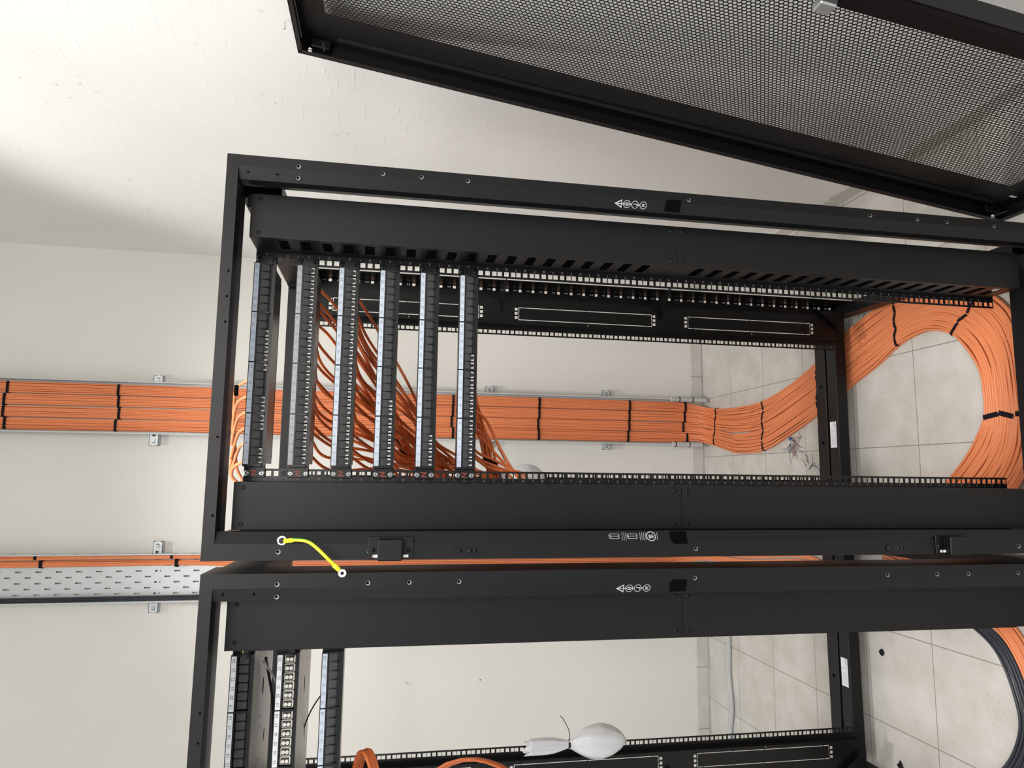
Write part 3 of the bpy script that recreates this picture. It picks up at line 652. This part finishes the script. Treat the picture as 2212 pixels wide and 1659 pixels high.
for zi, (z, where) in enumerate(((3.404, 'at the left photo edge'), (2.923, 'just left of the leftmost strut channel'), (1.377, 'between the two rightmost patch panels'), (.924, 'between the two right-hand strut channels'), (.438, 'just right of the last strut channel'), (.125, 'at the floor end of the tray'))):
    for k in range(4):
        cx = .163-tw*(k+.5)+RND.uniform(-.001, .001); dz = RND.uniform(-.012, .012)
        tie((cx, 1.958, z+dz), (1, 0, 0), (0, -1, 0), (RND.uniform(-.12, .12), 0, 1), tw/2-.0012, .0125, 'black tie on the %s orange bundle, %s' % (('top', 'second', 'third', 'bottom')[k], where))
def floor_tie(i, s0, s1, label, w=.009, hh=.0090, skew=0.):
    P0 = SL[i]+(SU[i]-SL[i])*s0; P1 = SL[i]+(SU[i]-SL[i])*s1; c = (P0+P1)/2; ac = P1-P0; n = SN[i]/np.linalg.norm(SN[i])
    T = (SU[i+1]+SL[i+1]-SU[i-1]-SL[i-1]); T = T-n*(T@n); T /= np.linalg.norm(T); ac = ac/np.linalg.norm(ac)+T*skew; al = np.cross(n, ac)
    tie(c+n*CR*.95, ac, n, al, np.linalg.norm(P1-P0)/2+.0005, hh, label, None, w)
for i, where, cuts, sk in ((12, 'where the cables meet the floor', 5, .35), (15, 'midway along the floor bend', 5, .5), (17, 'just left of the rear crossbeam', 4, .45), (20, 'at the start of the floor loop', 6, .4), (23, 'at the top of the floor loop', 4, .3), (27, 'at the right side of the floor loop', 3, .2)):
    names = ['first', 'second', 'third', 'fourth', 'fifth', 'sixth']
    for k in range(cuts):
        j = RND.uniform(-.12, .12)
        floor_tie(i, k/cuts, (k+1)/cuts, 'black velcro tie %s, %s from the %s edge' % (where, names[k], 'lower' if i < 20 else 'inner'), .0085 if i != 27 else .014, .0095, sk*(1 if k % 2 else -.6)+j)

# ------------------------------------------------------------------ cables behind the patch panels of rack 1
def panel_cables(uk, ports, gz, name, n_seed, gy=.20, lift=0.0, gx=-.246, sag=0.03):
    zp = ZR+uk*U+.020
    for q, i in enumerate(ports):
        r = random.Random(n_seed*50+i); x = px_of(i)
        yy = .088+r.uniform(0, .02)
        fr = (x+.22)/.44
        P = [(x, .0, zp), (x, .045, zp-.001), (x-.004, yy+.01, zp+lift-.010), (x-.035-.05*fr*r.random(), yy+.045+.03*r.random(), zp+lift*.8-.036-.03*r.random())]
        zg = gz+r.uniform(-.020, .020)+fr*.01; yg = gy+r.uniform(-.028, .028)
        mx = x*.42+gx*.58; P.append((mx+r.uniform(-.012, .012), (yy+yg)/2+.04, zp-(zp-zg)*(.58+.1*r.random())-sag*fr))
        P += [(gx+.018+r.uniform(-.006, .006), yg, zg), (gx-.03, yg+.01, zg-.055), (-.305+r.uniform(-.012, .012), yg+.02, zg-.16), (-.325+r.uniform(-.02, .02), yg+.03, 1.1), (-.33+r.uniform(-.02, .02), yg+.04, .75)]
        o = MB().tube(spline(P, 7), .0036, 7).build('patch_cable', ORGB, smooth=True)
        tag(o, 'thin orange cable behind %s' % name, 'cable', group='orange cables behind %s' % name)
panel_cables(39, [24, 22, 21, 19, 17, 16, 14, 13, 12, 10, 9, 8, 6, 5, 4, 2], 1.60, 'the second panel from the left in the middle rack', 2, gy=.22)
panel_cables(37, [23, 21, 20, 19, 18, 16, 15, 13, 12, 11, 9, 8, 7, 5, 3, 2], 1.56, 'the third panel from the left in the middle rack', 3, gy=.20)
panel_cables(35, [8, 7, 6, 5, 4, 3, 2, 1], 1.50, 'the fourth panel from the left in the middle rack', 4, gy=.17)
panel_cables(33, [6, 5, 4, 3, 2, 1], 1.45, 'the fifth panel from the left in the middle rack', 5, gy=.15)
panel_cables(31, [9, 7, 5, 4, 3, 2], 1.385, 'the rightmost panel of the middle rack', 6, gy=.13)
for q in range(9):   # thicker drop crossing behind the two lowest panels
    r = random.Random(900+q); P = [(.04-.02*q, .10, 1.500), (-.01-.014*q, .14, 1.492-.003*q), (-.09-.006*q, .18, 1.474-.005*(q % 5)), (-.15, .185+.006*(q // 3), 1.458-.006*(q % 5)), (-.205, .185+.006*(q // 3), 1.446-.006*(q % 5)), (-.25, .19, 1.425-.007*(q % 5)), (-.295, .2, 1.34), (-.33, .21, 1.1), (-.33, .22, .8)]
    o = MB().tube(spline(np.array(P)+np.random.RandomState(q).normal(0, .0022, (9, 3)), 7), .0036, 7).build('patch_cable', ORGB, smooth=True)
    tag(o, 'thin orange cable of the tied bunch just right of the six patch panels', 'cable', group='orange cables of the tied bunch')
tie((-.196, .192, 1.436), (.25, 0, 1), (0, -1, 0), (-1, 0, .25), .0185, .015, 'black velcro tie around the thin orange bunch right of the six patch panels', None, .011)
tie((-.165, .215, 1.66), (.8, 0, .5), (0, -1, 0), (-.5, 0, .8), .030, .018, 'black velcro tie around the thin orange cables right of the fourth patch panel', None, .011)
for q in range(5):   # arcs over the top panel
    x = -.02-.036*q
    P = [(x, .06, 2.00-.03), (x-.006, .10, 2.012), (x-.02, .16, 2.046-.003*q), (x-.07, .21, 2.058), (-.17, .235, 2.056), (-.235, .245, 2.045), (-.29, .25, 1.99), (-.33, .26, 1.85), (-.34, .27, 1.5)]
    o = MB().tube(spline(P, 7), .0036, 7).build('patch_cable', ORG, smooth=True)
    tag(o, 'thin orange cable arching out left of the leftmost patch panel', 'cable', group='orange cables arching left of the leftmost patch panel')
P = [(-.205, .05, 1.965), (-.21, .09, 2.01), (-.225, .12, 2.035), (-.25, .13, 2.03), (-.28, .14, 1.97), (-.30, .15, 1.8)]
tag(MB().tube(spline(P, 7), .0038, 8).build('patch_cable', ORG, smooth=True), 'single short orange cable curving around the lower end of the leftmost patch panel', 'cable')

# ------------------------------------------------------------------ cables on the left tray
for g, (xa, xb, n, mt, nm, y) in enumerate(((-.634, -.618, 6, ORG, 'upper orange', 1.945), (-.668, -.642, 7, ORG, 'lower orange', 1.958), (-.818, -.800, 6, GRYC, 'slate grey', 1.945))):
    for j in range(n):
        r = random.Random(300+g*10+j); x = xa+(xb-xa)*(j+.5)/n
        P = [(x+r.uniform(-.002, .002), y+r.uniform(-.004, .004)-.004*(j % 2), z) for z in (3.72, 3.3, 2.9, 2.5)]+[(x-(.030*(1-j/n) if g == 1 else 0), y-.004*(j % 3), z) for z in (2.1, 1.6, 1.1, .6, .3)]+[(x, y-.03, .10), (x+.01, y-.12, .02), (x+.03, 1.5, .008), (x+.08, 1.1, .008), (-.60+.004*j, .85, .008)]
        o = MB().tube(spline(P, 6), .0036, 7).build('network_cable', mt, smooth=True)
        tag(o, 'straight %s cable in the mostly empty wall tray' % nm, 'cable', group='%s cables of the mostly empty wall tray' % nm)
for z, nm in ((3.20, 'left'), (2.634, 'right')):
    tie((-.624, 1.946, z+.01), (1, 0, 0), (0, -1, 0), (0, 0, 1), .0095, .011, '%s black velcro tie on the upper orange bundle of the mostly empty tray' % nm)
    tie((-.655, 1.957, z-.01), (1, 0, 0), (0, -1, 0), (.1, 0, 1), .0165, .011, '%s black velcro tie on the lower orange bundle of the mostly empty tray' % nm, None, .014)

# ------------------------------------------------------------------ floor loop in rack 2
inner = [(-.58, .62), (-.60, .48), (-.625, .36), (-.656, .266), (-.703, .190), (-.795, .143), (-.892, .135), (-1.008, .195), (-1.10, .32), (-1.16, .50)]
IN = np.array([(x, y, 0) for x, y in inner]); TN = np.gradient(IN, axis=0); NR = np.stack([-TN[:, 1], TN[:, 0], 0*TN[:, 0]], 1); NR /= np.linalg.norm(NR, axis=1)[:, None]
if NR[5][1] > 0: NR = -NR
for j in range(13):
    grey = j < 5; off = .004+.0083*(j if grey else j+.6); r = random.Random(500+j); lay = 0
    P = IN+NR*off; P[:, 2] = .0045+.003*r.random(); P[:, :2] += np.random.RandomState(j).normal(0, .0022, (len(P), 2))
    if not grey: P[:3] += np.array([.0, 0, .012])
    o = MB().tube(spline(P, 8), .0042, 8).build('network_cable', GRYC if grey else ORG, smooth=True)
    tag(o, '%s cable curving over the floor inside the bottom rack' % ('slate grey' if grey else 'orange'), 'cable', group='%s floor loop of the bottom rack' % ('slate grey' if grey else 'orange'))
k = 6; c = IN[k]+NR[k]*.085; tie((c[0], c[1], .006), NR[k], (0, 0, 1), TN[k], .034, .009, 'black velcro tie on the orange floor loop inside the bottom rack', None, .010)

# hanging coils in rack 2
def coil(cx, cy, cz, rx, rz, n, label, tilt=.15, rad=.0036):
    t = thing('cable_coil', label, 'cable coil', (cx, cy, cz))
    for j in range(n):
        r = random.Random(700+j+int(rx*1000)); P = []; ph = r.random()*.4; N = 30
        ax, az = rx*(1-.08*j/n+r.uniform(-.02, .02)), rz*(1-.10*j/n+r.uniform(-.02, .02))
        for i in range(N+1):
            a = 2*math.pi*i/N; P.append((ax*math.cos(a)+.004*math.sin(3*a+ph), .007*(j-n/2)+.010*math.sin(2*a+ph)+tilt*ax*math.sin(a)*.2, az*math.sin(a)-.004*j))
        MB().tube(P, rad, 7, cap=False).build('strand', ORGB, t, True)
    return t
coil(-1.115, .35, 1.45, .155, .165, 6, 'big coil of thin orange cable hanging inside the bottom rack')
coil(-.925, .10, 1.722, .09, .024, 5, 'narrow hank of thin orange cable just right of the bottom rack patch panels')
tag(MB().tube(spline([(-.62, .05, 1.93), (-.66, .12, 1.935), (-.75, .16, 1.925), (-.86, .14, 1.915), (-.98, .12, 1.905)], 8), .0030, 7).build('fibre_cord', BLKD, smooth=True), 'thin black cord running between the two left panels of the bottom rack', 'cord')
tag(MB().tube(spline([(-.63, .06, 1.935), (-.70, .14, 1.918), (-.80, .17, 1.912), (-.92, .15, 1.90), (-1.02, .12, 1.895)], 8), .0026, 7).build('fibre_cord', LGP, smooth=True), 'thin grey cord running between the two left panels of the bottom rack', 'cord')
tag(MB().tube(spline([(-.72, .22, 1.80), (-.76, .20, 1.835), (-.80, .18, 1.855), (-.86, .17, 1.87)], 8), .0017, 6).build('fibre_cord', BLKD, smooth=True), 'short black cord slanting between the fibre panel and rightmost panel of the bottom rack', 'cord')

# ------------------------------------------------------------------ edge-protection conduits on the tray foot, floor conduit
def corr(P, r, label, n=12, pitch=.0040, name='corrugated_conduit'):
    P = spline(P, 10); d = np.r_[0, np.cumsum(np.linalg.norm(np.diff(P, axis=0), axis=1))]; N = int(d[-1]/pitch*2); s = np.linspace(0, d[-1], N); Q = np.stack([np.interp(s, d, P[:, k]) for k in range(3)], 1)
    R = r*(1+.06*np.where(np.arange(N) % 2 == 0, 1, -1)); t = thing(name, label, 'conduit', tuple(P[0])); Q = Q-P[0]
    MB().tube(Q, R, n).build('sleeve', CON, t, True); return t, Q
t, Q = corr([(.172, 1.913, .215), (.172, 1.913, .10), (.170, 1.908, .02)], .0125, 'grey corrugated sleeve over the upper edge of the full cable tray near the floor')
for z in (-.045, -.12): MB().ring((0, 0, z), (0, 0, 1), .0130, .0148, .004, 20).build('zip_tie', BLKD, t)
t, Q = corr([(-.066, 1.913, .213), (-.066, 1.913, .13), (-.066, 1.910, .05)], .0125, 'grey corrugated sleeve over the lower edge of the full cable tray near the floor')
for z in (-.018, -.095): MB().ring((0, 0, z), (0, 0, 1), .0130, .0148, .004, 20).build('zip_tie', BLKD, t)
corr([(-.80, 1.80, .012), (-1.008, 1.744, .012), (-1.174, 1.748, .012), (-1.337, 1.728, .012), (-1.474, 1.752, .012), (-1.75, 1.74, .012)], .0115, 'grey corrugated conduit lying on the floor along the back wall')

# ------------------------------------------------------------------ tied white bags
def bag(cx, cy, z_top, z_neck, z_bot, r, label, seed, tilt=0.0, zt=True, tail_dx=0):
    t = thing('plastic_bag', label, 'bag', (cx, cy, z_bot)); H = z_neck-z_bot; Ht = z_top-z_neck; N = 26; K = 34; V = []; rs = np.random.RandomState(seed); ph = rs.rand(6)*6.28
    for i in range(N+1):
        q = i/N
        if q < .68:
            u = q/.68; rad = r*float(np.interp(u, [0, .03, .1, .25, .45, .65, .8, .9, 1], [.06, .22, .50, .82, 1.0, .92, .70, .46, .20])); z = H*u
        else:
            u = (q-.68)/.32; rad = r*(.20+.26*math.sin(min(1, u*1.7)*math.pi/2)); z = H+Ht*u
        for k in range(K):
            a = 2*math.pi*k/K; f = 1+.10*math.sin(2*a+ph[0]+q*2)+.06*math.sin(5*a+ph[1]+3*q)+.035*math.sin(9*a+ph[2]-8*q)
            if q > .55: f += .16*math.sin(6*a+ph[3])*min(1, (q-.55)*5)
            zz = z+(.010*math.sin(5*a+ph[4]) if i == N else 0)
            V.append((rad*f*math.cos(a)+tilt*z+(tail_dx*max(0, q-.68)/.32), rad*f*.8*math.sin(a), zz))
    F = [(i*K+k, i*K+(k+1) % K, (i+1)*K+(k+1) % K, (i+1)*K+k) for i in range(N) for k in range(K)]+[tuple(range(K-1, -1, -1)), tuple(range(N*K, N*K+K))]
    b = MB(); b.add(V, F); m = mat('white_polythene', (.62, .63, .65), .38, spec=.4, bump=(17, .35, .012)); b.build('bag_body', m, t, True)
    z = MB(); z.ring((tilt*H, 0, H-.003), (0, 0, 1), r*.20, r*.20+.0025, .006, 22); z.build('zip_tie', BLKD, t)
    MB().tube(spline([(tilt*H+r*.22, -.004, H), (r*.9+tilt*H, -.012, H+.003), (r*1.6+tilt*H, -.014, H+.020), (r*1.85+tilt*H, -.014, H+.030)], 8), .0012, 6).build('zip_tie_tail', BLKD, t, True)
    return t
bag(-.245, .62, 1.375, 1.322, 1.195, .052, 'white plastic bag in the middle rack, half hidden by its lower rail', 3)
bag(-1.012, .55, 1.262, 1.135, .958, .046, 'white plastic bag tied with a black zip tie hanging inside the bottom rack', 5, tilt=-.02)

# ------------------------------------------------------------------ grounding wire
t = thing('grounding_wire', 'short yellow and green grounding wire hanging loose from the lower post of the middle rack', 'wire', (-.3555, -.185, 1.880))
P = spline([(0, 0, -.010), (.003, -.010, -.026), (.001, -.018, -.048), (-.010, -.024, -.066), (-.030, -.028, -.088), (-.044, -.028, -.103)], 8)
MB().tube(P, .0030, 10).build('insulation', YEL, t, True)
MB().tube(P+np.array([.0011, .0004, .0010]), .0025, 8).build('green_stripe', GRN, t, True)
MB().tube([(0, 0, -.006), (.0025, -.008, -.022)], .0042, 10).build('crimp_sleeve', YEL, t, True)
MB().tube([(-.040, -.028, -.098), (-.050, -.028, -.109)], .0044, 10).build('crimp_sleeve', YEL, t, True)
MB().ring((-.0555, -.028, -.114), (.15, -1, 0), .0032, .0072, .0014, 20).build('ring_lug', LUG, t)
MB().ring((.0, .012, 0), (0, -1, 0), .004, .0085, .002, 20).build('ring_lug', LUG, t)
s = MB(); s.cyl((0, .012, .0), (0, -1, 0), .006, .006, 6); s.build('bolt', BLKG, t)

# ------------------------------------------------------------------ perforated door leaning on the right wall
tl = math.atan2(.1415, 1.0)
DR = thing('rack_door', 'perforated black mesh rack door leaning on the wall at the top of the photo', 'rack door', (.531, .074, .004))
DR.rotation_euler = (0, tl, -.0061)
Hd, Wd = 1.945, .640    # local: z up along the door, -y = width, -x = toward the racks
def hexmesh(z0, z1, y0, y1, p=.00975, web=.00185, th=.0012):
    rows = int((y1-y0)/(p*.866)); cols = int((z1-z0)/p); R = p/math.sqrt(3); r = R-web/1.732; V = []; F = []; M_ = []
    ang = [math.pi/6+math.pi/3*k for k in range(6)]
    # flats face neighbours along z
    ca = np.array([math.cos(a) for a in ang]); sa = np.array([math.sin(a) for a in ang]); n = 0
    for j in range(rows):
        for i in range(cols):
            cy = y0+(j+.5)*p*.866; cz = z0+(i+.5+(.5 if j % 2 else 0))*p
            ring = lambda rr, x: [(x, cy+rr*sa[k], cz+rr*ca[k]) for k in range(6)]
            V += ring(R, 0)+ring(r, 0)+ring(r, th)
            for k in range(6):
                l = (k+1) % 6; F.append((n+k, n+l, n+6+l, n+6+k)); F.append((n+6+k, n+6+l, n+12+l, n+12+k))
            n += 18
    return V, F, rows*p*.866, (cols+.5)*p
V, F, wy, wz = hexmesh(.085, 1.885, -.545, -.118)
b = MB(); b.add(V, F); b.build('mesh_panel', BLKG, DR)
b = MB(); ym0, ym1, zm0, zm1 = -.545+.0015, -.545+wy-.0015, .085+.002, .085+wz-.002
b.box(-.0006, .0010, -Wd+.004, ym0+.001, .004, Hd-.004); b.box(-.0006, .0010, ym1-.001, -.004, .004, Hd-.004); b.box(-.0006, .0010, ym0, ym1, .004, zm0+.003); b.box(-.0006, .0010, ym0, ym1, zm1-.004, Hd-.004)
b.build('border_sheet', BLK, DR)
b = MB()
for y0, y1 in ((-Wd, -Wd+.003), (-.003, 0)): b.box(-.036, .003, y0, y1, 0, Hd)
b.box(-.036, .003, -Wd, 0, 0, .003); b.box(-.036, .003, -Wd, 0, Hd-.003, Hd)
b.box(-.036, -.0345, -.017, 0, 0, Hd); b.box(-.036, -.0345, -Wd, -Wd+.018, 0, Hd); b.box(-.036, -.0345, -Wd, 0, 0, .011); b.box(-.036, -.0345, -Wd, 0, Hd-.011, Hd)
b.build('door_frame', BLK, DR)
b = MB(); b.box(-.010, -.0006, -.046, -.0445, .06, Hd-.09)
for k in range(64): b.box(-.0365, -.035, -.0205, -.0165, .08+k*.0283, .0815+k*.0283)
b.build('stiffener', BLKD, DR)
for z in (.020, Hd-.075):
    b = MB(); b.bbox(-.024, -.002, -.026, -.010, z, z+.045, .002); b.box(-.031, -.029, -.060, -.010, z+.01, z+.014); o = b.build('hinge_block', BLKG, DR)
    MB().cyl((-.030, -.020, z+.045 if z > 1 else z+.018), (-1, 0, 0), .0045, .006, 12).build('hinge_pin', LUG, o, True)
MB().box(-.0012, -.0004, -.088, -.080, .030, .048).build('sticker', LGP, DR)
b = MB(); b.bbox(-.020, -.001, -.565, -.535, .905, .94, .003); b.build('latch_part', STEEL, DR)

# ------------------------------------------------------------------ scraps on the floor
cols = {'blue': mat('blue_wire', (.08, .16, .36), .5), 'white': mat('white_wire', (.7, .7, .7), .4), 'orange': mat('orange_wire', (.6, .2, .1), .4), 'brown': mat('brown_wire', (.12, .06, .04), .5), 'green': mat('dark_wire', (.05, .08, .07), .5)}
CL = list(cols.values())
def scrap_pile(cx, cy, n, spread, label, seed, dirn=(-1, -.6)):
    t = thing('wire_scraps', label, 'wire scraps', (cx, cy, .001))
    r = random.Random(seed)
    for j in range(n):
        a = math.atan2(dirn[1], dirn[0])+r.uniform(-.9, .9); L = spread*r.uniform(.5, 1.1); x0, y0 = r.uniform(-.02, .02), r.uniform(-.02, .02); P = []
        bend = r.uniform(-1.2, 1.2)
        for i in range(7):
            u = i/6; P.append((x0+math.cos(a+bend*u)*L*u, y0+math.sin(a+bend*u)*L*u, .001+.003*math.sin(u*3.1)*r.random()))
        MB().tube(spline(P, 4), .0008, 6).build('strand', CL[r.randrange(5)], t, True)
    return t
t = scrap_pile(-.075, 1.150, 26, .085, 'tangle of cut wire ends on the floor beside the orange cables, white and blue stub', 4)
MB().cyl((.005, .0, .002), (.3, .1, 1), .006, .012, 12).build('cable_stub', cols['blue'], t, True)
MB().cyl((-.006, -.002, .002), (-.3, .1, 1), .006, .012, 12).build('cable_stub', cols['white'], t, True)
scrap_pile(-.185, 1.045, 12, .065, 'small scatter of cut wire ends on the floor near the rear beam', 8, (.6, -.2))
def bit(P, m, label, r=.0008, name='wire_offcut'):
    tag(MB().tube(spline(P, 6), r, 6).build(name, m, smooth=True), label, 'wire offcut')
WW = cols['white']
bit([(.262, .36, .0125), (.262, .325, .0125), (.258, .30, .0125)], WW, 'thin pale wire offcut lying on the top of the orange floor loop')
bit([(.215, .10, .0125), (.18, .085, .0125), (.15, .065, .0125)], WW, 'thin white wire offcut lying on the right side of the orange floor loop')
bit([(.118, .372, .0010), (.085, .372, .0012)], WW, 'thin white wire offcut on the bare tiles inside the orange floor loop')
bit([(-.04, .118, .0125), (-.07, .124, .0125), (-.11, .130, .0125)], WW, 'thin white wire offcut beside the velcro ties right on the floor loop')
bit([(.205, .738, .0135), (.235, .725, .015), (.225, .70, .0135), (.195, .71, .0135), (.205, .738, .0135)], WW, 'small curled white wire offcut on the orange cables at the rear beam', .0009)
bit([(.315, .70, .001), (.34, .66, .008), (.37, .66, .004), (.36, .70, .001)], BLKD, 'thin black wire offcut on the floor above the orange cables at the rear crossbeam', .0009)
for (x, y, lb, sd) in ((-.819, .660, 'upper small black foam scrap on the floor inside the bottom rack', 1), (-1.162, .600, 'lower small black foam scrap on the floor inside the bottom rack', 2)):
    r = random.Random(sd); b = MB(); pol = [((.011 if i % 2 else .016)*r.uniform(.7, 1.1)*math.cos(i*.785), (.011 if i % 2 else .015)*r.uniform(.7, 1.1)*math.sin(i*.785)) for i in range(8)]
    b.prism(pol, lambda u, w, t: (x+u, y+w, .0005+t*.006*(1-t*.3))); tag(b.build('foam_scrap', BLKD), lb, 'scrap')
for (u, dz, sx) in ((41, .036, 1), (39, .036, 1)):
    c, s_ = math.cos(.02), math.sin(.02); lx = .226; p = (-.817+c*lx, s_*lx-.012, ZR+u*U)
    b = MB(); b.bbox(p[0]-.004, p[0]+.022, p[1]-.020, p[1]-.004, p[2]+.006, p[2]+.020, .003); b.bbox(p[0]-.012, p[0]+.002, p[1]-.016, p[1]-.004, p[2]+.010, p[2]+.017, .002)
    tag(b.build('fastener_clip', BLKD), 'black plastic clip on the upper end of the %s panel in the bottom rack' % ('leftmost' if u == 41 else 'fibre'), 'clip')
tag(MB().tube(spline([(-.592, -.006, 1.966), (-.597, -.012, 1.960), (-.588, -.012, 1.952)], 6), .003, 8).build('grounding_lead', YEL, smooth=True), 'tiny yellow lead end peeking from behind the cover of the bottom rack', 'wire')
